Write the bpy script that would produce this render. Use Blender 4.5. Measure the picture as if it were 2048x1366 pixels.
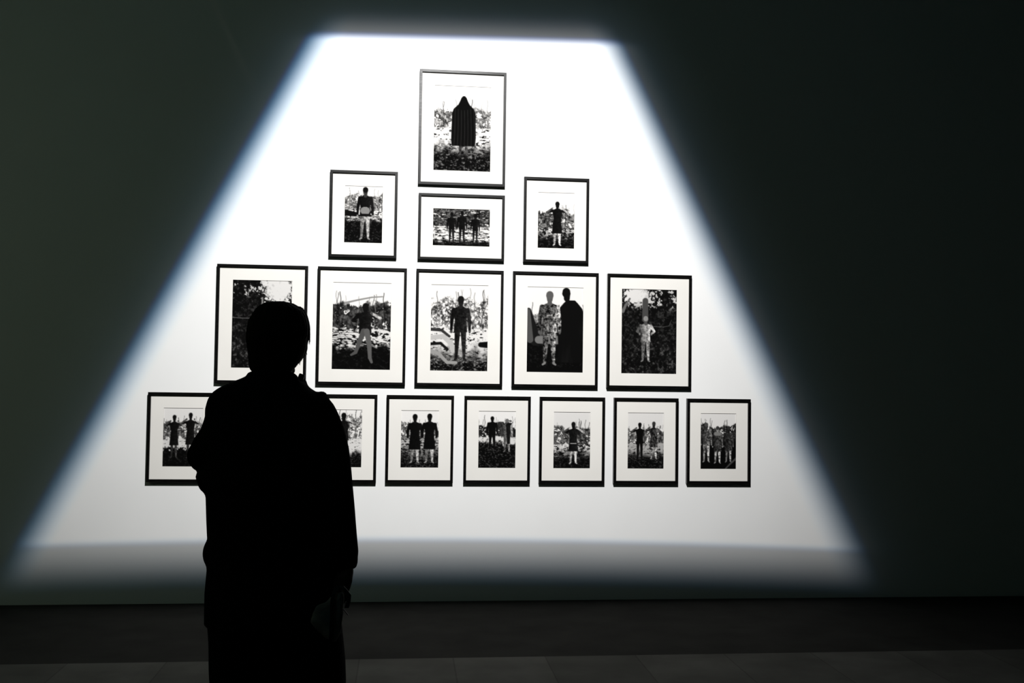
import bpy, bmesh, math, random
import numpy as np
from mathutils import Vector, Matrix

for o in list(bpy.data.objects):
    bpy.data.objects.remove(o)
scene = bpy.context.scene
COL = scene.collection

# ------------------------------------------------------------------ camera
CAM_H = 1.5
WALL_Y = 6.927            # distance of the picture wall
F_PX = 2043.5
R_ = Vector((0.99432823, -0.10545815, 0.01378225))
U_ = Vector((-0.01752479, -0.03464438, 0.99924604))
F_ = Vector((0.10490116, 0.99382008, 0.03629602))
cam_data = bpy.data.cameras.new('camera')
cam_data.sensor_width = 36.0
cam_data.lens = F_PX / 2048 * 36.0
cam_data.clip_start = 0.05
cam = bpy.data.objects.new('camera', cam_data)
COL.objects.link(cam)
cam.matrix_world = Matrix(((R_.x, U_.x, -F_.x, 0), (R_.y, U_.y, -F_.y, 0),
                           (R_.z, U_.z, -F_.z, CAM_H), (0, 0, 0, 1)))
scene.camera = cam

# ------------------------------------------------------------------ colour management, world
vs = scene.view_settings
scene.display_settings.display_device = 'sRGB'
vs.view_transform = 'Standard'
vs.look = 'None'
vs.exposure = 0.0
vs.gamma = 1.0
vs.use_curve_mapping = False
world = bpy.data.worlds.new('world')
scene.world = world
world.use_nodes = True
world.node_tree.nodes['Background'].inputs[0].default_value = (0.35, 0.5, 0.45, 1)
world.node_tree.nodes['Background'].inputs[1].default_value = 0.0

# ------------------------------------------------------------------ lights
# The projector high in front of the wall: a shuttered beam whose gate is a trapezoid
PROJ = Vector((0.3, WALL_Y - 5.0, 5.0))
PROJ_W = 2250.0


def lamp(name, kind, loc, energy, color):
    d = bpy.data.lights.new(name, kind)
    d.energy = energy
    d.color = color
    o = bpy.data.objects.new(name, d)
    o.location = loc
    COL.objects.link(o)
    return o, d


proj, pd = lamp('projector_beam', 'POINT', PROJ, PROJ_W, (1.0, 0.992, 0.985))
pd.shadow_soft_size = 0.012
pd.use_soft_falloff = False
pd.use_nodes = True
nt = pd.node_tree
nt.nodes.clear()
N = nt.nodes.new
L = nt.links.new


def M(op, a, b=None, clamp=False):
    n = N('ShaderNodeMath')
    n.operation = op
    n.use_clamp = clamp
    for i, v in enumerate((a, b)):
        if v is None:
            continue
        if isinstance(v, (int, float)):
            n.inputs[i].default_value = v
        else:
            L(v, n.inputs[i])
    return n.outputs[0]


def SS(v, lo, hi):
    n = N('ShaderNodeMapRange')
    n.interpolation_type = 'SMOOTHSTEP'
    n.inputs[1].default_value = lo
    n.inputs[2].default_value = hi
    n.inputs[3].default_value = 0.0
    n.inputs[4].default_value = 1.0
    L(v, n.inputs[0])
    return n.outputs[0]


geo_l = N('ShaderNodeNewGeometry')
sep = N('ShaderNodeSeparateXYZ')
L(geo_l.outputs['Incoming'], sep.inputs[0])
nx, ny, nz = sep.outputs
yl = WALL_Y - PROJ.y
X = M('ADD', M('MULTIPLY', M('DIVIDE', nx, ny), yl), PROJ.x)
Z = M('ADD', M('MULTIPLY', M('DIVIDE', nz, ny), yl), PROJ.z)
fwd = M('GREATER_THAN', ny, 0.02)


def line_dist(x0, z0, x1, z1, sign):
    # signed distance in metres on the wall, positive inside the beam
    dx, dz = x1 - x0, z1 - z0
    l = math.hypot(dx, dz)
    a, b = sign * dz / l, -sign * dx / l
    c = -(a * x0 + b * z0)
    return M('ADD', M('ADD', M('MULTIPLY', X, a), M('MULTIPLY', Z, b)), c)


d_left = line_dist(-2.378, 0.384, -0.605, 3.768, 1)
d_right = line_dist(3.100, 0.348, 1.374, 3.851, -1)
# the right shutter is a little out of focus towards the floor
d_right = M('MULTIPLY', d_right, M('ADD', M('MULTIPLY', Z, 0.075), 0.71, True))
d_top = line_dist(-0.535, 3.802, 1.371, 3.846, 1)

xr = M('ADD', X, 0.2)
d_bot = M('ADD', M('ADD', Z, -0.417), M('MULTIPLY', M('MULTIPLY', xr, xr), 0.0075))
# (distance, core lo, core hi, halo share, halo reach, shift g, shift b)
EDGES = [
    (d_left, -0.085, 0.135, 0.030, 0.30, 0.014, 0.030),
    (d_right, -0.100, 0.120, 0.070, 0.30, 0.008, 0.018),
    (d_top, -0.030, 0.045, 0.130, 0.24, 0.002, 0.008),
    (d_bot, -0.025, 0.030, 0.560, 0.31, 0.004, 0.010),
]
chan = []
for c in range(3):
    m = fwd
    glow = M('MULTIPLY', fwd, (0.010, 0.014, 0.018)[c])     # light scattered in the lens of the projector
    for (d, lo, hi, h, reach, sg, sb) in EDGES:
        sh = (0, sg, sb)[c]
        core = SS(d, lo - sh, hi - sh)
        halo = SS(d, -reach - sh * 2, 0.05)
        if h < 0.5:
            halo = M('MULTIPLY', halo, halo)
        prof = M('ADD', M('MULTIPLY', core, 1 - h), M('MULTIPLY', halo, h))
        m = M('MULTIPLY', m, prof)
        wide = SS(d, -0.75, 0.1)
        glow = M('MULTIPLY', glow, M('MULTIPLY', wide, wide))
    m = M('ADD', m, glow)
    # thin stray streak from the shutter edge, upper left
    ds = line_dist(-1.316, 4.004, -0.972, 3.292, 1)
    g = M('SUBTRACT', 1.0, M('MULTIPLY', M('ABSOLUTE', ds), 55.0), True)
    g = M('MULTIPLY', g, SS(Z, 3.05, 3.5))
    g = M('MULTIPLY', g, (0.0045, 0.0042, 0.0035)[c])
    m = M('ADD', m, M('MULTIPLY', g, fwd))
    chan.append(m)
comb = N('ShaderNodeCombineXYZ')
hx = M('ADD', X, -0.35)
hz = M('ADD', Z, -2.3)
r2 = M('ADD', M('MULTIPLY', hx, hx), M('MULTIPLY', hz, hz))
hot = M('ADD', M('MULTIPLY', r2, 0.022), M('MULTIPLY', M('MULTIPLY', r2, r2), 0.0042))
hot = M('DIVIDE', 1.0, M('ADD', hot, 1.0))          # the beam is strongest in its middle
for i in range(3):
    L(M('MULTIPLY', chan[i], hot), comb.inputs[i])
em = N('ShaderNodeEmission')
L(comb.outputs[0], em.inputs['Color'])
out = N('ShaderNodeOutputLight')
L(em.outputs[0], out.inputs[0])


def area_lamp(name, loc, target, size, energy, color):
    o, d = lamp(name, 'AREA', loc, energy, color)
    d.shape = 'DISK'
    d.size = size
    o.rotation_euler = (Vector(target) - Vector(loc)).to_track_quat('-Z', 'Y').to_euler()
    return o


# unseen fill lamps, added for the dim olive and teal wall tone
area_lamp('fill_light', (-4.8, 2.6, 3.2), (-2.6, WALL_Y, 0.4), 1.2, 6.5, (0.84, 1.0, 0.62))
area_lamp('fill_light', (-1.6, 0.6, 4.9), (-1.0, WALL_Y, 2.2), 1.5, 4.2, (0.42, 1.0, 1.05))

# ------------------------------------------------------------------ helpers


def tag(o, label=None, cat=None, group=None, kind=None):
    if label: o['label'] = label
    if cat: o['category'] = cat
    if group: o['group'] = group
    if kind: o['kind'] = kind
    return o


def empty(name, loc):
    o = bpy.data.objects.new(name, None)
    o.location = loc
    o.empty_display_size = 0.1
    COL.objects.link(o)
    return o


def obj(name, bm_or_mesh, mat, parent=None, smooth=False):
    if isinstance(bm_or_mesh, bmesh.types.BMesh):
        me = bpy.data.meshes.new(name)
        bmesh.ops.recalc_face_normals(bm_or_mesh, faces=bm_or_mesh.faces)
        bm_or_mesh.to_mesh(me)
        bm_or_mesh.free()
    else:
        me = bm_or_mesh
    me.materials.clear()
    me.materials.append(mat)
    if smooth:
        for p in me.polygons:
            p.use_smooth = True
    o = bpy.data.objects.new(name, me)
    COL.objects.link(o)
    if parent:
        o.parent = parent
    return o


def box(bm, x0, x1, y0, y1, z0, z1):
    v = [bm.verts.new(p) for p in ((x0, y0, z0), (x1, y0, z0), (x1, y1, z0), (x0, y1, z0),
                                   (x0, y0, z1), (x1, y0, z1), (x1, y1, z1), (x0, y1, z1))]
    for f in ((0, 1, 2, 3), (4, 7, 6, 5), (0, 4, 5, 1), (1, 5, 6, 2), (2, 6, 7, 3), (3, 7, 4, 0)):
        bm.faces.new([v[i] for i in f])
    return v


def ray(u, v, y):
    """point of the place seen at photo pixel (u, v) at world depth y (measurement helper)"""
    d = F_ + R_ * ((u - 1024) / F_PX) - U_ * ((v - 683) / F_PX)
    s = y / d.y
    return Vector((d.x * s, y, CAM_H + d.z * s))


class MatB:
    def __init__(self, name):
        self.m = bpy.data.materials.new(name)
        self.m.use_nodes = True
        self.nt = self.m.node_tree
        self.b = self.nt.nodes['Principled BSDF']

    def n(self, t, **kw):
        nd = self.nt.nodes.new(t)
        for k, v in kw.items():
            if k.startswith('i_'):
                nd.inputs[k[2:]].default_value = v
            else:
                setattr(nd, k, v)
        return nd

    def l(self, a, b):
        self.nt.links.new(a, b)


def noise_mat(name, c0, c1, scale=8.0, rough=0.8, spec=0.3, bump=0.0, stretch=(1, 1, 1), detail=4, bscale=None):
    m = MatB(name)
    tc = m.n('ShaderNodeTexCoord')
    mp = m.n('ShaderNodeMapping')
    mp.inputs['Scale'].default_value = stretch
    m.l(tc.outputs['Object'], mp.inputs[0])
    no = m.n('ShaderNodeTexNoise')
    no.inputs['Scale'].default_value = scale
    no.inputs['Detail'].default_value = detail
    m.l(mp.outputs[0], no.inputs['Vector'])
    cr = m.n('ShaderNodeValToRGB')
    cr.color_ramp.elements[0].color = (*c0, 1)
    cr.color_ramp.elements[1].color = (*c1, 1)
    cr.color_ramp.elements[0].position = 0.3
    cr.color_ramp.elements[1].position = 0.7
    m.l(no.outputs[0], cr.inputs[0])
    m.l(cr.outputs[0], m.b.inputs['Base Color'])
    m.b.inputs['Roughness'].default_value = rough
    m.b.inputs['Specular IOR Level'].default_value = spec
    if bump:
        n2 = m.n('ShaderNodeTexNoise')
        n2.inputs['Scale'].default_value = bscale or scale * 6
        m.l(mp.outputs[0], n2.inputs['Vector'])
        bp = m.n('ShaderNodeBump')
        bp.inputs['Strength'].default_value = bump
        bp.inputs['Distance'].default_value = 0.01
        m.l(n2.outputs[0], bp.inputs['Height'])
        m.l(bp.outputs[0], m.b.inputs['Normal'])
    return m.m


MAT = {}
MAT['wall'] = noise_mat('white_wall_paint', (0.79, 0.79, 0.78), (0.81, 0.81, 0.80), 3.0, 0.9, 0.0, 0.02, bscale=220)
MAT['dark_wall'] = noise_mat('dark_wall_paint', (0.03, 0.032, 0.032), (0.04, 0.042, 0.042), 2.0, 0.9, 0.1)
MAT['coat'] = noise_mat('black_wool', (0.004, 0.004, 0.004), (0.007, 0.007, 0.007), 30, 0.95, 0.02, 0.2)
MAT['trousers'] = noise_mat('black_cotton', (0.004, 0.004, 0.0045), (0.006, 0.006, 0.007), 40, 0.95, 0.02, 0.15)
MAT['hair'] = noise_mat('dark_hair', (0.004, 0.003, 0.003), (0.010, 0.007, 0.006), 60, 0.75, 0.08, 0.2, (1, 1, 0.15))
MAT['skin'] = noise_mat('skin', (0.05, 0.028, 0.020), (0.06, 0.034, 0.025), 20, 0.7, 0.1)
MAT['leather'] = noise_mat('black_leather', (0.006, 0.006, 0.006), (0.01, 0.01, 0.01), 50, 0.6, 0.15)
MAT['buckle'] = noise_mat('black_plastic', (0.008, 0.008, 0.008), (0.012, 0.012, 0.012), 50, 0.5, 0.2)
MAT['pouch'] = noise_mat('grey_nylon', (0.10, 0.092, 0.085), (0.19, 0.178, 0.16), 25, 0.8, 0.15, 0.3)
MAT['mat_board'] = noise_mat('cream_mat_board', (0.735, 0.715, 0.675), (0.755, 0.735, 0.695), 6, 0.95, 0.0)

# black stained wood for the frames, fine grain
mb = MatB('black_stained_wood')
tcn = mb.n('ShaderNodeTexCoord')
mpn = mb.n('ShaderNodeMapping')
mpn.inputs['Scale'].default_value = (6, 20, 60)
mb.l(tcn.outputs['Object'], mpn.inputs[0])
non = mb.n('ShaderNodeTexNoise')
non.inputs['Scale'].default_value = 2.0
non.inputs['Detail'].default_value = 8
mb.l(mpn.outputs[0], non.inputs['Vector'])
crn = mb.n('ShaderNodeValToRGB')
crn.color_ramp.elements[0].color = (0.0006, 0.0006, 0.0006, 1)
crn.color_ramp.elements[1].color = (0.004, 0.0036, 0.0033, 1)
crn.color_ramp.elements[0].position = 0.35
crn.color_ramp.elements[1].position = 0.75
mb.l(non.outputs[0], crn.inputs[0])
mb.l(crn.outputs[0], mb.b.inputs['Base Color'])
rr = mb.n('ShaderNodeMapRange')
rr.inputs[3].default_value = 0.28
rr.inputs[4].default_value = 0.40
mb.l(non.outputs[0], rr.inputs[0])
mb.l(rr.outputs[0], mb.b.inputs['Roughness'])
mb.b.inputs['Specular IOR Level'].default_value = 0.13
MAT['frame'] = mb.m

# printed photographs: tones come from the print's own colour attribute
mb = MatB('gelatin_print')
at = mb.n('ShaderNodeAttribute', attribute_name='tone')
mb.l(at.outputs['Color'], mb.b.inputs['Base Color'])
mb.b.inputs['Roughness'].default_value = 0.7
mb.b.inputs['Specular IOR Level'].default_value = 0.0
MAT['print'] = mb.m

# floor: plain dark strip along the wall, then square slabs with their own tints
SEAM_Y = 5.535
mb = MatB('dark_floor_slabs')
geo = mb.n('ShaderNodeNewGeometry')
sp = mb.n('ShaderNodeSeparateXYZ')
mb.l(geo.outputs['Position'], sp.inputs[0])


def mm(op, a, b=None, clamp=False):
    n = mb.n('ShaderNodeMath', operation=op, use_clamp=clamp)
    for i, v in enumerate((a, b)):
        if v is None: continue
        if isinstance(v, (int, float)): n.inputs[i].default_value = v
        else: mb.l(v, n.inputs[i])
    return n.outputs[0]


tx = mm('DIVIDE', mm('ADD', sp.outputs[0], 0.207), 0.497)
ty = mm('DIVIDE', mm('SUBTRACT', SEAM_Y, sp.outputs[1]), 0.9)
cx_ = mb.n('ShaderNodeCombineXYZ')
mb.l(mm('FLOOR', tx), cx_.inputs[0])
mb.l(mm('FLOOR', ty), cx_.inputs[1])
wn = mb.n('ShaderNodeTexWhiteNoise', noise_dimensions='2D')
mb.l(cx_.outputs[0], wn.inputs['Vector'])
nz1 = mb.n('ShaderNodeTexNoise')
nz1.inputs['Scale'].default_value = 3.5
nz1.inputs['Detail'].default_value = 6
mb.l(geo.outputs['Position'], nz1.inputs['Vector'])
near = mm('GREATER_THAN', SEAM_Y, sp.outputs[1])
fx = mm('ABSOLUTE', mm('SUBTRACT', mm('FRACT', tx), 0.5))
seam = mm('MULTIPLY', mm('GREATER_THAN', fx, 0.492), near)
val = mm('ADD', 0.044, mm('MULTIPLY', near, mm('ADD', 0.078, mm('MULTIPLY', wn.outputs['Value'], 0.036))))
val = mm('MULTIPLY', val, mm('ADD', 0.55, mm('MULTIPLY', nz1.outputs[0], 0.9)))
val = mm('MULTIPLY', val, mm('SUBTRACT', 1.0, mm('MULTIPLY', seam, 0.22)))
cc = mb.n('ShaderNodeCombineColor')
mb.l(val, cc.inputs[0])
mb.l(mm('MULTIPLY', val, 0.99), cc.inputs[1])
mb.l(mm('MULTIPLY', val, 0.91), cc.inputs[2])
mb.l(cc.outputs[0], mb.b.inputs['Base Color'])
mb.b.inputs['Roughness'].default_value = 0.95
mb.b.inputs['Specular IOR Level'].default_value = 0.05
MAT['floor'] = mb.m

# ------------------------------------------------------------------ room shell
XL, XR, YB, HC = -6.0, 7.5, -4.0, 5.6


def slab(name, mat, *b):
    bm = bmesh.new()
    box(bm, *b)
    return tag(obj(name, bm, mat), kind='structure')


slab('floor', MAT['floor'], XL - .2, XR + .2, YB - .2, WALL_Y + .2, -0.2, 0.0)
slab('ceiling', MAT['dark_wall'], XL - .2, XR + .2, YB - .2, WALL_Y + .2, HC, HC + .2)
slab('wall_back', MAT['wall'], XL - .2, XR + .2, WALL_Y, WALL_Y + .2, 0.0, HC)
slab('wall_left', MAT['dark_wall'], XL - .2, XL, YB, WALL_Y, 0.0, HC)
slab('wall_right', MAT['dark_wall'], XR, XR + .2, YB, WALL_Y, 0.0, HC)
slab('wall_front', MAT['dark_wall'], XL - .2, XR + .2, YB - .2, YB, 0.0, HC)

# ------------------------------------------------------------------ prints (generic woodland photographs)


def vnoise(w, h, cx, cy, rng):
    g = rng.random((cy + 2, cx + 2))
    ys = np.linspace(0, cy, h, endpoint=False)
    xs = np.linspace(0, cx, w, endpoint=False)
    yi = ys.astype(int); xi = xs.astype(int)
    fy = (ys - yi)[:, None]; fx = (xs - xi)[None, :]
    fy = fy * fy * (3 - 2 * fy); fx = fx * fx * (3 - 2 * fx)
    a = g[yi][:, xi]; b = g[yi][:, xi + 1]; c = g[yi + 1][:, xi]; d = g[yi + 1][:, xi + 1]
    return (a * (1 - fx) + b * fx) * (1 - fy) + (c * (1 - fx) + d * fx) * fy


def fbm(w, h, base, rng, octs=4, asp=1.5, pers=0.6):
    o = np.zeros((h, w)); amp = 1; tot = 0
    for k in range(octs):
        c = base * 2 ** k
        o += amp * vnoise(w, h, max(1, int(c)), max(1, int(c * asp)), rng)
        tot += amp; amp *= pers
    return o / tot


def sstep(x, a, b):
    t = np.clip((x - a) / (b - a), 0, 1)
    return t * t * (3 - 2 * t)


class Canvas:
    """a black and white picture, row 0 at the top; coordinates are in units of the picture height"""

    def __init__(self, w, h, seed):
        self.w, self.h = w, h
        self.rng = np.random.default_rng(seed)
        self.y = (np.arange(h) + .5)[:, None] / h * np.ones((1, w))
        self.x = (np.arange(w) + .5)[None, :] / h * np.ones((h, 1))
        self.asp = w / h
        self.im = np.ones((h, w)) * 0.9

    def put(self, mask, tone):
        self.im = self.im * (1 - mask) + tone * mask

    def scene(self, sky=0.92, tree_top=.2, tree_bot=.5, tree=(.05, .6), snow=(.9, .55), dark=.7, dsoft=.12,
              dtone=(.01, .22), tree_thr=.5, snow_speck=.12):
        w, h = self.w, self.h
        r = self.rng
        self.im[:] = sky
        big = fbm(w, h, 3, r, 3, 1.3)
        fine = fbm(w, h, 22, r, 3, 1.4, .75)
        mid = fbm(w, h, 9, r, 4, 1.4, .7)
        fol = (mid - .5) * 2.6 + (fine - .5) * 2.2 + .5
        top = tree_top + (big - .5) * .28 + (mid - .5) * .12
        m = sstep(self.y, top - .02, top + .05)
        cover = sstep(fol, tree_thr - .5 + (1 - m) * .9, tree_thr - .3 + (1 - m) * .9) * (self.y < tree_bot + .1)
        t = tree[0] + (tree[1] - tree[0]) * np.clip((fine - .5) * 2.6 + .38 + (mid - .5), 0, 1)
        self.put(cover * np.minimum(1, m * 1.5), t)
        # slender trunks
        for k in range(9):
            x0 = r.random() * self.asp; lean = (r.random() - .5) * .12
            wd = .002 + r.random() * .003
            d = np.abs(self.x - x0 - lean * (tree_bot - self.y) - .006 * np.sin(self.y * 40 + k))
            mk = sstep(-d, -wd * 1.6, -wd * .4) * (self.y > tree_top - .04 - r.random() * .08) * (self.y < tree_bot)
            self.put(mk * .7, r.choice([.04, .1, .5]))
        # snow field
        edge = tree_bot + (big - .5) * .05 + (mid - .5) * .05
        ms = sstep(self.y, edge - .01, edge + .012)
        sp = fbm(w, h, 16, r, 3, 3.2, .8)
        st = snow[0] - (snow[0] - .06) * sstep(sp, .62 - snow_speck, .72 - snow_speck)
        st = np.where(self.y < dark, np.maximum(st, snow[1] * 0 + st), st)
        self.put(ms, st)
        # dark foreground
        e2 = dark + (mid - .5) * .22
        md = sstep(self.y, e2 - dsoft * .5, e2 + dsoft * .5)
        g = fbm(w, h, 26, r, 3, 2.2, .85)
        gt = dtone[0] + (dtone[1] - dtone[0]) * np.clip((g - .52) * 5, 0, 1) ** 1.2
        self.put(md, gt)

    def forest(self, skyc, dark=.03):
        """dark wood with a bright opening at skyc = (cx, cy, rx, ry)"""
        w, h, r = self.w, self.h, self.rng
        mid = fbm(w, h, 8, r, 4, 1.4, .7); fine = fbm(w, h, 24, r, 3, 1.4, .8)
        big = fbm(w, h, 3, r, 3, 1.3)
        base = dark + .16 * np.clip((fine - .5) * 4 + .1, 0, 1) + .08 * np.clip(mid * 3 - 1.5, 0, 1)
        self.im[:] = base
        sp = np.clip((fine - .66) * 9, 0, 1) * sstep(self.y, .5, .8)
        self.put(sp * .8, .35)
        cx, cy, rx, ry = skyc
        d = np.sqrt(((self.x - cx) / rx) ** 2 + ((self.y - cy) / ry) ** 2) + (mid - .5) * 1.1 + (fine - .5) * .9
        self.put(sstep(-d, -1.0, -.85), .9)
        holes = sstep((fine - .5) * 2 + (mid - .5) * 2, .34, .5) * sstep(-self.y, -.27, -.18)
        self.put(holes, .8)

    def cap(self, ax, ay, bx, by, ra, rb):
        px, py = self.x - ax, self.y - ay
        dx, dy = bx - ax, by - ay
        t = np.clip((px * dx + py * dy) / (dx * dx + dy * dy + 1e-9), 0, 1)
        rad = ra + (rb - ra) * t
        d = np.sqrt((px - dx * t) ** 2 + (py - dy * t) ** 2) - rad
        return sstep(-d, -.5 / self.h, 1.0 / self.h)

    def shape(self, cx, prof, tone):
        ys = [p[0] for p in prof]; hw = np.interp(self.y, ys, [p[1] for p in prof], left=-1, right=-1)
        self.put(sstep(hw - np.abs(self.x - cx), -.5 / self.h, 1.0 / self.h), tone)

    def line(self, pts, r0, r1, tone):
        n = len(pts) - 1
        for i in range(n):
            self.put(self.cap(*pts[i], *pts[i + 1], r0 + (r1 - r0) * i / n, r0 + (r1 - r0) * (i + 1) / n), tone)

    def person(self, cx, top, bot, coat=.03, legs=.5, head=.1, skirt=.0, arms=(0.0, 0.0), wide=1.0, feet=None, texture=.0, stand=True):
        """a plain figure in winter clothes standing outdoors"""
        H = bot - top
        s = H
        hx = cx
        W = wide * s
        tx = 1.0 + (fbm(self.w, self.h, 30, self.rng, 2, 1.5, .9) - .5) * max(texture, 1.3)
        tx = tx * (1.0 + .45 * np.clip((self.x - cx) / (.12 * W), -1, 1)) + .0 * s
        # legs
        st = .055 * W
        for sg in (-1, 1) if stand else ():
            kx = cx + sg * st * .95
            self.put(self.cap(cx + sg * .045 * W, top + .52 * s, kx, top + .74 * s, .047 * W, .034 * W), legs * tx)
            self.put(self.cap(kx, top + .74 * s, cx + sg * st * 1.1, top + .95 * s, .034 * W, .022 * W), legs * tx)
            self.put(self.cap(cx + sg * st * 1.1, top + .965 * s, cx + sg * st * 1.6, top + .985 * s, .018 * W, .014 * W), feet if feet is not None else legs)
        # coat
        hem = .56 + skirt
        g = lambda f, hw: (top + f * s, hw * W)
        self.shape(cx, [g(.165, .035), g(.185, .085), g(.21, .118), g(.27, .112), g(.38, .088), g(.50, .100), g(hem, .105 + skirt * .12)], coat * tx)
        # arms
        for sg, a in ((-1, arms[0]), (1, arms[1])):
            sx, sy = cx + sg * .105 * W, top + .215 * s
            ex, ey = sx + sg * (.03 + .11 * a) * W, sy + (.17 - .13 * a) * s
            hx2, hy2 = ex + sg * (.005 - .155 * a) * W, ey + (.16 - .27 * a) * s
            self.put(self.cap(sx, sy, ex, ey, .034 * W, .028 * W), coat * tx)
            self.put(self.cap(ex, ey, hx2, hy2, .027 * W, .020 * W), (coat if a < .7 else max(coat, .5)) * tx)
            self.put(self.cap(hx2, hy2, hx2, hy2 + .02 * s, .018 * W, .014 * W), max(legs, .25))
        # head with a round cap
        self.put(self.cap(hx, top + .13 * s, hx, top + .17 * s, .030 * W, .034 * W), head)
        self.put(self.cap(hx, top + .075 * s, hx, top + .115 * s, .048 * W, .040 * W), head)
        self.put(self.cap(hx, top + .05 * s, hx, top + .06 * s, .050 * W, .052 * W), coat)


def print_mesh(cv, w, h):
    """flat printed sheet w x h metres, painted per vertex"""
    nyv, nxv = cv.im.shape
    xs = np.linspace(-w / 2, w / 2, nxv)
    zs = np.linspace(h / 2, -h / 2, nyv)
    gx, gz = np.meshgrid(xs, zs)
    co = np.stack([gx, np.zeros_like(gx), gz], -1).reshape(-1, 3)
    i = np.arange((nyv - 1) * (nxv - 1))
    r, c = i // (nxv - 1), i % (nxv - 1)
    a = r * nxv + c
    faces = np.stack([a, a + nxv, a + nxv + 1, a + 1], -1)
    me = bpy.data.meshes.new('print')
    me.vertices.add(len(co)); me.vertices.foreach_set('co', co.ravel())
    me.loops.add(faces.size); me.loops.foreach_set('vertex_index', faces.ravel())
    me.polygons.add(len(faces)); me.polygons.foreach_set('loop_start', np.arange(len(faces)) * 4)
    me.polygons.foreach_set('loop_total', np.full(len(faces), 4))
    me.update(calc_edges=True)
    im = np.pad(np.clip(cv.im, 0, 1), 1, mode='edge')
    im = (im[:-2] + 4 * im[1:-1] + im[2:]) / 6           # soft lens of the old camera
    im = (im[:, :-2] + 4 * im[:, 1:-1] + im[:, 2:]) / 6
    t = np.clip(im, 0, 1).reshape(-1)
    t = 0.003 + 0.78 * t ** 2.1
    colr = np.stack([t, t * .975 + .0, t * .945, np.ones_like(t)], -1).astype(np.float32)
    ca = me.color_attributes.new('tone', 'FLOAT_COLOR', 'POINT')
    ca.data.foreach_set('color', colr.ravel())
    return me


FD = 0.034          # frame depth
BAR = 0.0180        # frame bar width


def ring(bm, ow, oh, iw, ih, y0, y1, bevel=0.0):
    """rectangular ring (outer, inner size) from y0 (front) to y1 (back), mitred corners"""
    def rect(w, h, y):
        return [bm.verts.new(p) for p in ((-w / 2, y, -h / 2), (w / 2, y, -h / 2), (w / 2, y, h / 2), (-w / 2, y, h / 2))]
    b = bevel
    loops = [rect(ow, oh, y1), rect(ow, oh, y0 + b)]
    if b: loops.append(rect(ow - 2 * b, oh - 2 * b, y0)); loops.append(rect(iw + b, ih + b, y0))
    else: loops.append(rect(iw, ih, y0))
    if b: loops.append(rect(iw, ih, y0 + b / 2))
    loops.append(rect(iw, ih, y1))
    loops.append(loops[0])
    for A, B in zip(loops[:-1], loops[1:]):
        for k in range(4):
            bm.faces.new((A[k], A[(k + 1) % 4], B[(k + 1) % 4], B[k]))


def framed(label, x, z, kind, cv, group):
    """kind: 'L' large upright, 'S' small upright, 'W' small on its side"""
    w, h = {'L': (.5943, .7902), 'S': (.4528, .5884), 'W': (.5884, .4528)}[kind]
    pw, ph = {'L': (.388, .585), 'S': (.2530, .3850), 'W': (.3870, .2530)}[kind]
    k = (WALL_Y - FD) / WALL_Y
    x, z = x * k, CAM_H + (z - CAM_H) * k
    w, h, pw, ph = w * k, h * k, pw * k, ph * k
    root = empty('framed_photograph', (x, WALL_Y - 0.0005, z))
    tag(root, label, 'framed picture', group)
    bm = bmesh.new()
    ring(bm, w, h, w - 2 * BAR, h - 2 * BAR, -FD, 0.0, 0.0012)
    obj('frame', bm, MAT['frame'], root)
    bm = bmesh.new()
    ring(bm, w - 2 * BAR + .001, h - 2 * BAR + .001, pw, ph, -FD + .015, -FD + .0195)
    obj('mat_board', bm, MAT['mat_board'], root)
    pr = obj('photograph', print_mesh(cv, pw + .004, ph + .004), MAT['print'], root)
    pr.location = (0, -FD + .0197, 0)
    return root


def canvas(kind, seed):
    return {'L': Canvas(150, 226, seed), 'S': Canvas(100, 152, seed), 'W': Canvas(153, 100, seed)}[kind]


A_L = 150 / 226; A_S = 100 / 152; A_W = 1.53
G1 = 'black framed woodland photographs hung in a pyramid'

# top picture
c = canvas('L', 1)
c.scene(sky=.96, tree_top=.24, tree_bot=.49, tree=(.12, .8), snow=(.97, .8), dark=.72, dsoft=.25, dtone=(.02, .4), snow_speck=.04)
cx0 = .52 * A_L
c.person(cx0, .18, .82, coat=.03, legs=.25, head=.06, wide=.95)
pleat = .035 + .42 * np.clip(np.sin((c.x - cx0) * 170 / (1 + .25 * (c.y - .4)) + .5 * np.sin(c.y * 9)) - .72, 0, 1)
c.shape(cx0, [(.12, .012), (.14, .030), (.18, .046), (.22, .066), (.27, .118), (.32, .136), (.45, .140), (.60, .144), (.68, .138), (.705, .128)], pleat)
c.shape(cx0, [(.12, .012), (.14, .030), (.18, .046), (.22, .062), (.27, .085), (.285, .02)], .03)
framed("large framed photograph of one dark cloaked figure, alone at the top of the pyramid", .3715, 3.2077, 'L', c, G1)

# second row
c = canvas('S', 2)
c.scene(sky=.94, tree_top=.16, tree_bot=.42, tree=(.1, .75), dark=.58, dsoft=.12)
c.put(c.cap(-.05, .47, .20, .50, .06, .04), .05)
c.person(.54 * A_S, .02, .94, coat=.06, legs=.55, head=.2, wide=1.0)
c.shape(.54 * A_S, [(.37, .03), (.39, .07), (.44, .085), (.49, .06)], .5)
framed('small framed photograph of one stout standing figure, left of the wide picture', -.2885, 2.5958, 'S', c, G1)
c = canvas('W', 3)
c.scene(sky=.85, tree_top=-.1, tree_bot=.47, tree=(.04, .45), dark=.86, dsoft=.12, tree_thr=.3, snow_speck=.10)
for q, tp in ((.33, .10), (.51, .06), (.74, .13)):
    c.person(q * A_W, tp, .93, coat=.05, legs=.09, head=.08, wide=1.0, texture=1.2)
framed('wide landscape-format framed photograph of three dark figures, under the top picture', .375, 2.5262, 'W', c, G1)
c = canvas('S', 4)
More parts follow.
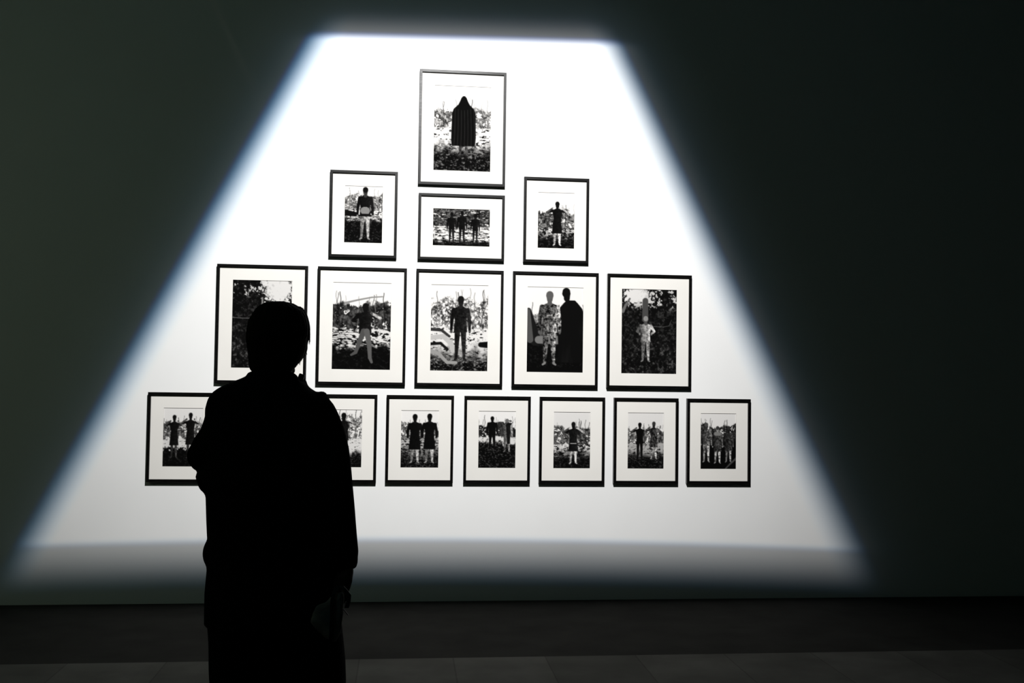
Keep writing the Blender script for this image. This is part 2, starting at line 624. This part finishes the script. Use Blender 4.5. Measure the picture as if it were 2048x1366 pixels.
c.scene(sky=.97, tree_top=.32, tree_bot=.64, tree=(.04, .6), dark=.76, dsoft=.3, snow_speck=.17)
c.person(.53 * A_S, .16, .95, coat=.05, legs=.85, head=.05, skirt=.16, arms=(1, 1), wide=.95)
framed("small framed photograph of one figure with raised elbows, right of the wide picture", 1.0277, 2.5944, 'S', c, G1)

# third row
c = canvas('L', 5)
c.forest((.5, .10, .17, .17))
c.line([(0, .43), (.10, .435), (.20, .435), (.26, .41), (.30, .36), (.32, .28)], .004, .004, .45)
c.line([(.33, .2), (.335, .3)], .008, .014, .5)
framed('large framed photograph of dark forest, half hidden behind the head of the person', -.9465, 1.8401, 'L', c, G1)
c = canvas('L', 6)
c.scene(sky=.97, tree_top=.22, tree_bot=.53, tree=(.07, .34), snow=(.9, .6), dark=.72, dsoft=.1, dtone=(.01, .1), tree_thr=.25)
c.line([(.14, .24), (.30, .2), (.44, .17), (.56, .16)], .012, .008, .55)
for k in range(7):
    c.line([(0, .55 + .022 * k), (.1, .56 + .02 * k), (.24, .55 + .027 * k)], .004, .002, .06)
c.person(.56 * A_L, .24, .86, coat=.07, legs=.28, head=.06, arms=(.5, .9), wide=1.15, feet=.5, stand=False)
c.line([(.355, .56), (.31, .68), (.27, .80), (.22, .83)], .034, .014, .3)
c.line([(.39, .56), (.42, .70), (.43, .86), (.45, .91)], .034, .016, .35)
framed("large framed photograph of one striding figure under a bare branch, beside the person's head", -.2867, 1.8401, 'L', c, G1)
c = canvas('L', 7)
c.scene(sky=.96, tree_top=.14, tree_bot=.5, tree=(.1, 1.1), snow=(.93, .7), dark=.80, dsoft=.3, dtone=(.02, .5), tree_thr=.5, snow_speck=0.02)
c.line([(0, .52), (.13, .53), (.22, .60)], .02, .015, .2)
c.line([(0, .62), (.15, .60), (.24, .68), (.26, .76)], .028, .03, .75)
c.line([(0, .69), (.12, .68), (.2, .75)], .018, .016, .08)
c.line([(0, .76), (.1, .80), (.2, .9), (.3, .9)], .022, .018, .6)
c.put(c.cap(.58, .69, .68, .69, .03, .04), .04)
c.person(.52 * A_L, .13, .88, coat=.09, legs=.10, head=.12, wide=1.0, texture=1.8)
framed("large framed photograph of one dark figure among pale logs and snowy trees", .3714, 1.8401, 'L', c, G1)
c = canvas('L', 8)
c.scene(sky=.96, tree_top=.30, tree_bot=.42, tree=(.3, .8), snow=(.35, .3), dark=.62, dsoft=.2, dtone=(.008, .10))
c.put(c.cap(.02, .28, .10, .62, .03, .07), .09)
c.put(c.cap(.02, .28, .04, .62, .02, .04), .3)
c.put(c.cap(.14, .62, .38, .62, .045, .05), .45)
fold = .04 + .12 * np.clip(fbm(c.w, c.h, 6, c.rng, 3, .35, .7) - .5, 0, 1)
c.shape(.77 * A_L, [(.155, .05), (.19, .085), (.25, .135), (.30, .150), (.5, .152), (.75, .140), (.88, .135)], fold)
c.put(c.cap(.70 * A_L, .09, .70 * A_L, .135, .040, .036), .05)
c.put(c.cap(.69 * A_L, .055, .69 * A_L, .075, .046, .050), .05)
c.person(.40 * A_L, .05, .92, coat=.34, legs=.34, head=.32, wide=.98, texture=3.2, feet=.5)
c.put(sstep(c.y, .92, .96), .02)
framed('large framed photograph of a speckled pale figure beside a taller dark-cloaked one', 1.0302, 1.8401, 'L', c, G1)
c = canvas('L', 9)
c.forest((.20, .08, .16, .11))
c.line([(.02, .27), (.05, .2), (.10, .12)], .02, .012, .4)
c.put(c.cap(.43 * A_L, .14, .43 * A_L, .36, .035, .038), .27)
c.line([(.36, .44), (.5, .445), (.57, .43), (.6, .36)], .004, .003, .4)
c.person(.44 * A_L, .32, .86, coat=.55, legs=.5, head=.3, wide=1.05, arms=(.4, .4), texture=.6)
framed("large framed photograph of one pale figure before a grey trunk in dark forest", 1.6886, 1.8401, 'L', c, G1)

# bottom row
c = canvas('S', 10)
c.scene(sky=.95, tree_top=.25, tree_bot=.53, tree=(.1, .6), dark=.69, dsoft=.03, dtone=(.01, .14), snow_speck=-.05)
for q, tp in ((.28, .12), (.68, .08)):
    c.person(q * A_S, tp, .86, coat=.06, legs=.22, head=.08, skirt=.14, arms=(1, 1), wide=.85)
framed("small framed photograph of two figures, left end of the bottom row, behind the person's elbow", -1.4396, 1.0844, 'S', c, G1)
c = canvas('S', 11)
c.scene(sky=.97, tree_top=.1, tree_bot=.5, tree=(.1, .7), dark=.76, dsoft=.15, tree_thr=.7, snow_speck=-.05)
c.person(.52 * A_S, .06, .9, coat=.06, legs=.07, head=.05, arms=(.2, .8), wide=1.0)
framed("small framed photograph in the bottom row, its left half hidden by the person's right shoulder", -.3989, 1.0844, 'S', c, G1)
c = canvas('S', 12)
c.scene(sky=.97, tree_top=.26, tree_bot=.5, tree=(.08, .6), snow=(.75, .5), dark=.72, dsoft=.35, dtone=(.02, .35), snow_speck=.1)
for q, tp in ((.37, .07), (.75, .06)):
    c.person(q * A_S, tp, .92, coat=.035, legs=.6, head=.08, skirt=.16, wide=1.0, arms=(.1, .1))
framed("small framed photograph of two dark-clad figures side by side with bare pale shins", .1161, 1.0844, 'S', c, G1)
c = canvas('S', 13)
c.scene(sky=.97, tree_top=.2, tree_bot=.45, tree=(.03, .3), dark=.56, dsoft=.08, dtone=(.01, .3), tree_thr=.25, snow_speck=-.05)
c.person(.37 * A_S, .10, .68, coat=.03, legs=.04, head=.04, wide=1.1)
c.person(.76 * A_S, .14, .72, coat=.42, legs=.45, head=.3, wide=1.1)
c.put(c.cap(.79 * A_S, .25, .80 * A_S, .55, .04, .03) * .9, .04)
framed("small framed photograph of one dark and one pale figure behind a deep dark foreground", .64, 1.0844, 'S', c, G1)
c = canvas('S', 14)
c.scene(sky=.92, tree_top=.24, tree_bot=.57, tree=(.04, .5), dark=.74, dsoft=.3, snow_speck=.15)
c.person(.54 * A_S, .18, .92, coat=.08, legs=.8, head=.05, skirt=.14, arms=(1, 1), wide=1.0)
c.put(c.cap(.54 * A_S - .05, .56, .54 * A_S + .05, .56, .008, .008), .75)
framed("small framed photograph of one figure with a pale belt and raised elbows, bottom row", 1.1552, 1.0844, 'S', c, G1)
c = canvas('S', 15)
c.scene(sky=.93, tree_top=.3, tree_bot=.54, tree=(.1, .6), snow=(.7, .5), dark=.74, dsoft=.25, dtone=(.015, .25), snow_speck=.05)
c.person(.34 * A_S, .18, .84, coat=.03, legs=.03, head=.04, arms=(1, 1), wide=.95)
c.person(.72 * A_S, .16, .83, coat=.2, legs=.7, head=.12, skirt=.12, arms=(1, 1), wide=.95, texture=3)
framed("small framed photograph of a black figure beside a patchy one, second from bottom right", 1.6717, 1.0844, 'S', c, G1)
c = canvas('S', 16)
c.scene(sky=.94, tree_top=.2, tree_bot=.5, tree=(.02, .3), snow=(.06, .05), dark=.5, dsoft=.1, dtone=(.006, .06), tree_thr=.35, snow_speck=-.2)
c.person(.17 * A_S, .17, .88, coat=.30, legs=.6, head=.2, wide=.95, texture=2.2)
c.person(.48 * A_S, .23, .90, coat=.22, legs=.65, head=.6, skirt=.12, wide=.95, texture=2.2)
c.put(c.cap(.43 * A_S, .37, .53 * A_S, .37, .035, .035), .5)
c.person(.78 * A_S, .23, .88, coat=.18, legs=.5, head=.1, skirt=.12, wide=.95, texture=2.2)
c.line([(.45, 1.0), (.55, .9), (.66, .8)], .012, .02, .28)
framed('small framed photograph of three figures in a row, right end of the bottom row', 2.1874, 1.0844, 'S', c, G1)

# ------------------------------------------------------------------ the person
PY = 3.10
PX = F_PX / PY            # pixels per metre at the person


def loft(bm, rings):
    prev = None
    first = None
    for r in rings:
        vs_ = [bm.verts.new(p) for p in r]
        if prev:
            n = len(vs_)
            for i in range(n):
                bm.faces.new((prev[i], prev[(i + 1) % n], vs_[(i + 1) % n], vs_[i]))
        else:
            first = vs_
        prev = vs_
    bm.faces.new(first[::-1])
    bm.faces.new(prev)


def ell_ring(cx, cy, cz, rx, ry, n=28, p=2.3):
    out = []
    for i in range(n):
        a = 2 * math.pi * i / n
        ca, sa = math.cos(a), math.sin(a)
        out.append((cx + rx * math.copysign(abs(ca) ** (2 / p), ca), cy + ry * math.copysign(abs(sa) ** (2 / p), sa), cz))
    return out


def capsule_chain(bm, pts, n=16):
    """round tube through (x, y, z, r) with rounded ends"""
    P = [Vector(p[:3]) for p in pts]
    rr_ = [p[3] for p in pts]
    rings = []
    m = len(P)
    for i in range(m):
        t = (P[min(i + 1, m - 1)] - P[max(i - 1, 0)]).normalized()
        a = t.orthogonal().normalized() if i == 0 else (a - t * a.dot(t)).normalized()
        b = t.cross(a)

        def mk(c, r):
            return [tuple(c + (a * math.cos(2 * math.pi * k / n) + b * math.sin(2 * math.pi * k / n)) * r) for k in range(n)]
        if i == 0:
            for q in (0.15, 0.5, 0.85):
                rings.append(mk(P[0] - t * rr_[0] * math.cos(math.asin(q)) * .9, rr_[0] * q))
        rings.append(mk(P[i], rr_[i]))
        if i == m - 1:
            for q in (0.85, 0.5, 0.15):
                rings.append(mk(P[i] + t * rr_[i] * math.cos(math.asin(q)) * .9, rr_[i] * q))
    loft(bm, rings)


def ball(bm, c, r):
    if isinstance(r, (int, float)): r = (r, r, r)
    bmesh.ops.create_icosphere(bm, subdivisions=3, radius=1.0,
                               matrix=Matrix.Translation(c) @ Matrix.Diagonal((*r, 1)))


def fuse(name, bm, mat, parent, voxel, smooth_it=4, wrinkle=None):
    """one continuous skin over all volumes of bm"""
    bmesh.ops.recalc_face_normals(bm, faces=bm.faces)
    me = bpy.data.meshes.new(name)
    bm.to_mesh(me); bm.free()
    tmp = bpy.data.objects.new(name + '_tmp', me)
    COL.objects.link(tmp)
    md = tmp.modifiers.new('r', 'REMESH'); md.mode = 'VOXEL'; md.voxel_size = voxel
    sm = tmp.modifiers.new('s', 'SMOOTH'); sm.factor = .5; sm.iterations = smooth_it
    dg = bpy.context.evaluated_depsgraph_get()
    m2 = bpy.data.meshes.new_from_object(tmp.evaluated_get(dg))
    bpy.data.objects.remove(tmp); bpy.data.meshes.remove(me)
    m2.name = name
    if wrinkle:
        for v in m2.vertices:
            v.co = wrinkle(v.co, v.normal)
    return obj(name, m2, mat, parent, smooth=True)


def pt(u, v, dy=0.0):
    p = ray(u, v, PY + dy)
    return p


def chain_px(bm, pts, n=16):
    capsule_chain(bm, [(*pt(u, v, dy), r) for (u, v, dy, r) in pts], n)


person = empty('person', (pt(548, 1200).x, PY, 0))
tag(person, 'person seen from behind in a long black coat, looking at the framed pictures', 'person')
PO = Vector(person.location)


def local(o):
    o.location = -PO
    return o


def interp(tab, v):
    return float(np.interp(v, [t[0] for t in tab], [t[1] for t in tab]))


# --- body: one continuous surface (mostly under the clothes)
bm = bmesh.new()
hc = pt(553, 676)
ball(bm, hc, (.072, .092, .098))                          # skull
ball(bm, hc + Vector((.012, .045, -.045)), (.055, .055, .060))   # face
ball(bm, hc + Vector((.022, .070, -.095)), (.028, .026, .022))   # chin
capsule_chain(bm, [(hc.x + .020, hc.y + .104, hc.z - .012, .008), (hc.x + .024, hc.y + .116, hc.z - .036, .012)], 10)   # nose
for sgn in (-1, 1):
    ball(bm, hc + Vector((.074 * sgn, .012, -.025)), (.010, .018, .030))     # ears
    ball(bm, hc + Vector((.016 + .028 * sgn, .090, -.002)), (.016, .010, .010))   # brows and lids
ball(bm, hc + Vector((.024, .098, -.062)), (.024, .010, .009))   # lips
nk = pt(546, 752)
capsule_chain(bm, [(hc.x, hc.y - .005, hc.z - .05, .054), (nk.x, nk.y - .005, nk.z, .055), (nk.x, nk.y, nk.z - .07, .052)])
cxm = pt(548, 900).x
rings_ = []
for (z, rx, ry) in ((1.47, .055, .05), (1.44, .085, .06), (1.39, .12, .08), (1.28, .17, .11), (1.12, .145, .10), (1.0, .155, .105), (.90, .17, .115), (.84, .16, .11)):
    rings_.append(ell_ring(cxm, PY, z, rx, ry))
loft(bm, rings_)
for sgn in (-1, 1):
    hx_ = cxm + sgn * .09
    capsule_chain(bm, [(hx_, PY, .88, .085), (hx_ + sgn * .008, PY + .005, .68, .072), (hx_ + sgn * .01, PY + .01, .48, .055),
                       (hx_ + sgn * .01, PY, .34, .052), (hx_ + sgn * .01, PY - .005, .20, .040), (hx_ + sgn * .01, PY - .01, .09, .036)])
    capsule_chain(bm, [(hx_ + sgn * .01, PY - .02, .045, .032), (hx_ + sgn * .018, PY + .06, .040, .036), (hx_ + sgn * .022, PY + .13, .030, .030)])
# right arm, hanging
wr = pt(690, 1146, -.085)
capsule_chain(bm, [(*pt(612, 842), .040), (*pt(638, 885), .040), (*pt(656, 970, -.02), .042), (*pt(672, 1060, -.05), .036), (wr.x, wr.y, wr.z, .026)])
# right hand closed round the pouch strap
pc = pt(686, 1158, -.10)
capsule_chain(bm, [(wr.x, wr.y, wr.z, .024), (pc.x + .002, pc.y, pc.z, .026), (pc.x - .002, pc.y + .005, pc.z - .025, .024)])
for k in range(4):
    yy = pc.y - .033 + k * .021
    le = (.9, 1.0, .96, .8)[k]
    b0 = Vector((pc.x + .004, yy, pc.z - .030))
    capsule_chain(bm, [(*b0, .0095), (b0.x + .006, yy - .002, b0.z - .022 * le, .0090), (b0.x - .010, yy - .002, b0.z - .038 * le, .0085),
                       (b0.x - .026, yy, b0.z - .030 * le, .0078)], 10)
capsule_chain(bm, [(pc.x - .008, pc.y + .022, pc.z + .005, .012), (pc.x - .024, pc.y + .034, pc.z - .020, .0105), (pc.x - .028, pc.y + .018, pc.z - .042, .009)], 10)
# left arm, elbow out, forearm crossing in front
le0 = pt(400, 915)
capsule_chain(bm, [(*pt(458, 835), .045), (*pt(436, 872), .040), (le0.x, le0.y, le0.z, .036), (le0.x + .06, le0.y + .13, le0.z + .01, .034),
                   (le0.x + .13, le0.y + .22, le0.z + .03, .026)])
lh = Vector((le0.x + .17, le0.y + .255, le0.z + .045))
capsule_chain(bm, [(le0.x + .13, le0.y + .22, le0.z + .03, .024), (*lh, .027)])
for k in range(4):
    dz = .028 - k * .020
    le = (.9, 1.0, .95, .78)[k]
    b0 = lh + Vector((.020, .014, dz))
    capsule_chain(bm, [(*b0, .0092), (b0.x + .032 * le, b0.y + .016, b0.z, .0086), (b0.x + .052 * le, b0.y + .004, b0.z - .004, .0080),
                       (b0.x + .056 * le, b0.y - .014, b0.z - .006, .0074)], 10)
capsule_chain(bm, [(lh.x - .004, lh.y + .004, lh.z + .026, .012), (lh.x + .022, lh.y - .004, lh.z + .046, .010), (lh.x + .042, lh.y - .006, lh.z + .050, .009)], 10)
local(fuse('body', bm, MAT['skin'], person, .0055, 3))

# --- hair: short, full at the back, longer strands falling to the right
bm = bmesh.new()
hl = [(604.5, 545, 575), (607, 531, 582), (611, 524, 590), (617, 516, 601), (622, 512, 608.5), (630, 507, 615), (644, 499, 619), (655, 496.5, 620.5), (667, 495, 620), (680, 494, 616.5),
      (693, 496, 614.5), (705, 498.5, 612.5), (715, 500, 607), (725, 501.5, 600), (733, 502, 592), (740, 504, 587), (746, 510, 583)]
rings_ = []
for k, (v, ul, ur) in enumerate(hl):
    a, b = pt(ul, v), pt(ur, v)
    t = k / (len(hl) - 1)
    ry = interp([(604, .030), (607, .048), (617, .078), (630, .098), (650, .110), (680, .108), (700, .095), (720, .075), (746, .050)], v)
    cy = PY - .012 - .02 * max(0, (v - 690) / 50)
    rings_.append(ell_ring((a.x + b.x) / 2, cy, (a.z + b.z) / 2, (b.x - a.x) / 2, ry, 32, 2.15))
loft(bm, rings_)
# locks breaking the outline
rnd = random.Random(5)
for (u0, v0, u1, v1, r0) in ((606, 660, 617.8, 678, .010), (609, 690, 612.5, 706, .009), (600, 710, 602, 722, .010), (590, 722, 591, 734, .010), (505, 730, 505, 741, .011),
                             (520, 735, 519, 748, .011), (560, 735, 560, 750, .012), (575, 732, 577, 745, .011), (600, 618, 612, 627, .008), (538, 609, 529, 609.8, .006), (585, 609.5, 596, 615, .006)):
    chain_px(bm, [(u0, v0, -.01, r0), ((u0 + u1) / 2 + .3, (v0 + v1) / 2, -.01, r0 * .8), (u1, v1, -.01, r0 * .3)], 8)


def hairw(co, n):
    a = math.atan2(co.y - PY, co.x - hc.x)
    s_ = math.sin(a * 34 + co.z * 18) * .0009 + math.sin(a * 61 + co.z * 31) * .0006
    return co + n * s_


hair = local(fuse('hair', bm, MAT['hair'], person, .005, 2, hairw))
# fine flyaway strands on the right side
bm = bmesh.new()
bm.from_mesh(hair.data)
for k in range(26):
    u0 = 616 + rnd.random() * 4; v0 = 655 + rnd.random() * 18
    dy = rnd.uniform(-.05, .05)
    L_ = 8 + rnd.random() * 12
    u1 = 617.5 + rnd.random() * 3.0
    chain_px(bm, [(u0 - 1.5, v0 - 6, dy, .0008), (u0, v0, dy, .0008), ((u0 + u1) / 2 + .6, v0 + L_ * .6, dy, .0006), (u1, v0 + L_, dy, .0003)], 5)
for k in range(22):
    t = rnd.random()
    u0 = 612 - 20 * t + rnd.random() * 2; v0 = 704 + 26 * t - rnd.random() * 6
    chain_px(bm, [(u0 - 3, v0 - 5, rnd.uniform(-.03, .03), .0008), (u0 + .6, v0 + 3, 0, .0006), (u0 + 1.2, v0 + 8 * rnd.random() + 3, 0, .0003)], 5)
for k in range(20):
    t = rnd.random()
    u0 = 530 + 75 * t; v0 = 608 - 4 * math.sin(math.pi * min(1, t * 1.3)) + 12 * max(0, t - .55) ** 1.2 * 2
    chain_px(bm, [(u0 - 4, v0 + 2, rnd.uniform(-.03, .03), .0008), (u0 + 2, v0 - .6, 0, .0006), (u0 + 8, v0 + 1.6, 0, .0003)], 5)
bm.to_mesh(hair.data)
bm.free()

# --- trousers (wide legs)
bm = bmesh.new()
for sgn, (ua, ub) in ((-1, ((417, 560), (421.5, 553))), (1, ((540, 683), (560, 691.5)))):
    rings_ = []
    for (v, tt) in ((1100, -.2), (1246, 0), (1366, 1), (1480, 1.1), (1580, 1.0), (1655, .9)):
        t = max(0, min(1, tt))
        a = ua[0] + (ub[0] - ua[0]) * t; b = ua[1] + (ub[1] - ua[1]) * t
        pa, pb = pt(a, v), pt(b, v)
        sc = {1480: .92, 1580: .84, 1655: .80}.get(v, 1)
        cxx, hw = (pa.x + pb.x) / 2, (pb.x - pa.x) / 2 * sc
        rings_.append(ell_ring(cxx, PY, max(pa.z, .035), hw, .11 * sc + .01, 28, 2.4))
    loft(bm, rings_)
hipa, hipb = pt(425, 1080), pt(672, 1080)
loft(bm, [ell_ring((hipa.x + hipb.x) / 2, PY, z, (hipb.x - hipa.x) / 2 * s_, .12) for z, s_ in ((1.06, .8), (.98, .95), (.84, .98), (.76, .96))])


def twr(co, n):
    return co + n * (math.sin(co.x * 55 + co.z * 7) * .0022 + math.sin(co.z * 38 + co.x * 30) * .0012)


local(fuse('trousers', bm, MAT['trousers'], person, .009, 3, twr))

# --- shoes
for sgn, u in ((-1, 490), (1, 622)):
    bm = bmesh.new()
    x0 = pt(u, 1655).x
    capsule_chain(bm, [(x0, PY - .05, .045, .042), (x0 + sgn * .008, PY + .03, .050, .046), (x0 + sgn * .018, PY + .12, .040, .044), (x0 + sgn * .022, PY + .17, .034, .036)])
    s_o = fuse('shoe', bm, MAT['leather'], person, .006, 2, lambda co, n: Vector((co.x, co.y, max(co.z, .0))))
    local(s_o)

# --- coat
bm = bmesh.new()
TL = [(743, 507), (753, 491), (761, 470), (768, 454), (775, 440), (784.5, 426.5), (798, 417), (815, 412), (834, 411), (880, 414), (935, 415), (990, 413), (1030, 414.5), (1068, 416), (1085, 417), (1133, 415), (1183, 411), (1247, 409.5)]
TR = [(743, 585), (755, 585), (758, 594), (761, 603), (766, 612), (774, 615), (778, 626), (788, 637), (797, 650), (810, 657), (834, 660), (880, 662), (990, 664), (1068, 668), (1133, 672), (1183, 660), (1205, 645), (1225, 627), (1247, 622)]
TD = [(743, .060), (757, .085), (775, .105), (800, .125), (850, .145), (950, .150), (1060, .150), (1130, .150), (1247, .150)]
rings_ = []
vv = [743, 749, 755, 761, 768, 775, 784.5, 791, 798, 806, 815, 834, 860, 880, 910, 935, 960, 990, 1030, 1068, 1085, 1110, 1133, 1160, 1183, 1205, 1225, 1240, 1247]
for v in vv:
    ul, ur = interp(TL, v), interp(TR, v)
    a, b = pt(ul, v), pt(ur, v)
    zc = pt((ul + ur) / 2, v).z
    rg = ell_ring((a.x + b.x) / 2, PY, 0, (b.x - a.x) / 2, interp(TD, v), 36, 2.3)
    sl = (b.z - a.z) / max(1e-6, (b.x - a.x))
    rings_.append([(x, y, a.z + (x - a.x) * sl) for (x, y, z) in rg])
loft(bm, rings_)
# right sleeve
chain_px(bm, [(632, 826, 0, .058), (641, 842, 0, .057), (650, 866, 0, .058), (658.5, 904, 0, .060), (661.5, 940, -.01, .0615), (664, 981, -.02, .062), (668, 1030, -.035, .0622), (672, 1080, -.05, .0625), (675, 1110, -.06, .0620)], 24)
loft(bm, [ell_ring(pt(674, 1100).x, PY - .06, pt(674, 1095).z, .0630, .063, 24, 2), ell_ring(pt(676, 1118).x, PY - .06, pt(676, 1118).z, .0622, .06, 24, 2),
          ell_ring(pt(676.5, 1126).x - .003, PY - .06, pt(676, 1126).z, .0600, .058, 24, 2), ell_ring(pt(676.5, 1131).x - .006, PY - .06, pt(676, 1131).z, .0535, .052, 24, 2)])
# fold on the right shoulder
chain_px(bm, [(641, 790, -.03, .010), (645, 790, 0, .0135), (650, 795, .02, .012)], 12)
chain_px(bm, [(640, 800, 0, .010), (655, 807, 0, .014), (664, 822, 0, .014)], 12)
# left sleeve
chain_px(bm, [(452, 830, 0, .058), (446, 850, 0, .058), (434, 875, 0, .054), (414, 897, 0, .048), (402, 912, 0, .042), (408, 916, .06, .046), (424, 912, .14, .048), (448, 905, .22, .044), (462, 900, .25, .038)], 24)
chain_px(bm, [(392, 908, -.01, .027), (391, 917, .0, .025), (400, 921, .03, .022)], 16)
# drape and stuffed pocket on the left
ball(bm, pt(428, 953), (.052, .075, .034))
ball(bm, pt(427, 966), (.044, .075, .034))
ball(bm, pt(434, 1104), (.040, .085, .052))
# collar
chain_px(bm, [(500, 752, -.06, .014), (525, 748, -.085, .016), (548, 747, -.09, .016), (572, 749, -.08, .016), (590, 757, -.05, .013)], 12)
ball(bm, pt(600, 764, .03), (.022, .04, .012))


def coatw(co, n):
    f_ = math.sin(co.x * 46 + math.sin(co.z * 6) * 1.5) * .0026 * max(0, min(1, (1.25 - co.z) * 2)) + math.sin(co.z * 32 + co.x * 24) * .0014
    edge = abs(n.x)
    return co + n * f_ * (1 - .7 * edge)


local(fuse('coat', bm, MAT['coat'], person, .008, 2, coatw))
# buckle of a strap on the right shoulder, held a little above the collar
bm = bmesh.new()
a = pt(602.5, 753.5)
box(bm, -.0085, .0085, -.006, .006, -.0085, .0085)
bmesh.ops.bevel(bm, geom=bm.edges[:], offset=.0015, segments=2, affect='EDGES')
bmesh.ops.transform(bm, matrix=Matrix.Translation(a) @ Matrix.Rotation(math.radians(20), 4, 'Y'), verts=bm.verts)
local(tag(obj('strap_buckle', bm, MAT['buckle'], person), 'small black square buckle standing up from the collar'))
bm = bmesh.new()
chain_px(bm, [(604, 758, 0, .003), (606.5, 764, .0, .003), (612, 775, .0, .003)], 8)
local(obj('shoulder_strap', bm, MAT['buckle'], person))

# ------------------------------------------------------------------ pouch held in the right hand
hd = pt(686, 1172, -.002)
pouch = empty('pouch', (pt(662, 1280).x, PY, pt(662, 1282).z))
tag(pouch, 'small pale grey pouch with black straps hanging from the right hand of the person', 'pouch')
QO = Vector(pouch.location)


def plocal(o):
    o.location = -QO
    return o


bm = bmesh.new()
outl = [(676, 1183), (686, 1183), (690, 1200), (686, 1228), (684, 1250), (681, 1268), (672, 1284), (666, 1283), (650, 1277), (634, 1262), (621, 1243), (624, 1226), (632, 1213), (648, 1206), (660, 1196)]
YB_ = -.175
# soft body: filled outline, domed towards front and back
n = len(outl)
cu = sum(p[0] for p in outl) / n; cv_ = sum(p[1] for p in outl) / n
k_ = (PY + YB_) / PY
loops = []
for s_, t_ in ((.35, .019), (.7, .017), (.93, .010), (1.0, .0), (.93, -.010), (.7, -.017), (.35, -.019)):
    loops.append([tuple(ray(cu + (u - cu) * s_, cv_ + (v - cv_) * s_, PY + YB_ + t_)) for (u, v) in outl])
loft(bm, loops)
me_o = fuse('pouch_body', bm, MAT['pouch'], pouch, .0035, 2, lambda co, n: co + n * (math.sin(co.x * 140 + co.z * 60) * .0012 + math.sin(co.z * 120 - co.x * 50) * .0010))
plocal(me_o)


def strap(pts, w, th, name):
    bm = bmesh.new()
    rows = []
    for (u, v, dy) in pts:
        c_ = ray(u, v, PY + YB_ + dy)
        rows.append([tuple(c_ + Vector((sx * w / 2, sy * th / 2, 0))) for sx, sy in ((-1, -1), (1, -1), (1, 1), (-1, 1))])
    loft(bm, rows)
    return plocal(obj(name, bm, MAT['buckle'], pouch))


strap([(676, 1172, -.0), (667, 1188, -.020), (665, 1205, -.026), (664, 1240, -.027), (663, 1270, -.022), (662, 1282, -.012)], .0125, .002, 'strap')
strap([(683, 1172, .0), (690, 1179, -.005), (698, 1190, -.008), (697, 1203, -.010), (693, 1216, -.012)], .012, .002, 'strap_end')
strap([(686, 1218, -.018), (690, 1222, -.018), (696, 1230, -.018)], .003, .003, 'zip_pull')
strap([(684, 1228, -.016), (683, 1240, -.018), (680, 1262, -.016)], .0025, .002, 'cord')
# the strap runs up from the pouch through the closed fist
bm = bmesh.new()
pA = ray(678, 1174, PY + YB_)
capsule_chain(bm, [(pA.x, pA.y, pA.z, .004), (pc.x - .012, PY - .145, pc.z - .045, .004), (pc.x - .014, PY - .11, pc.z - .048, .004), (pc.x - .014, PY - .05, pc.z - .046, .004)], 8)
plocal(obj('handle_loop', bm, MAT['buckle'], pouch, smooth=True))
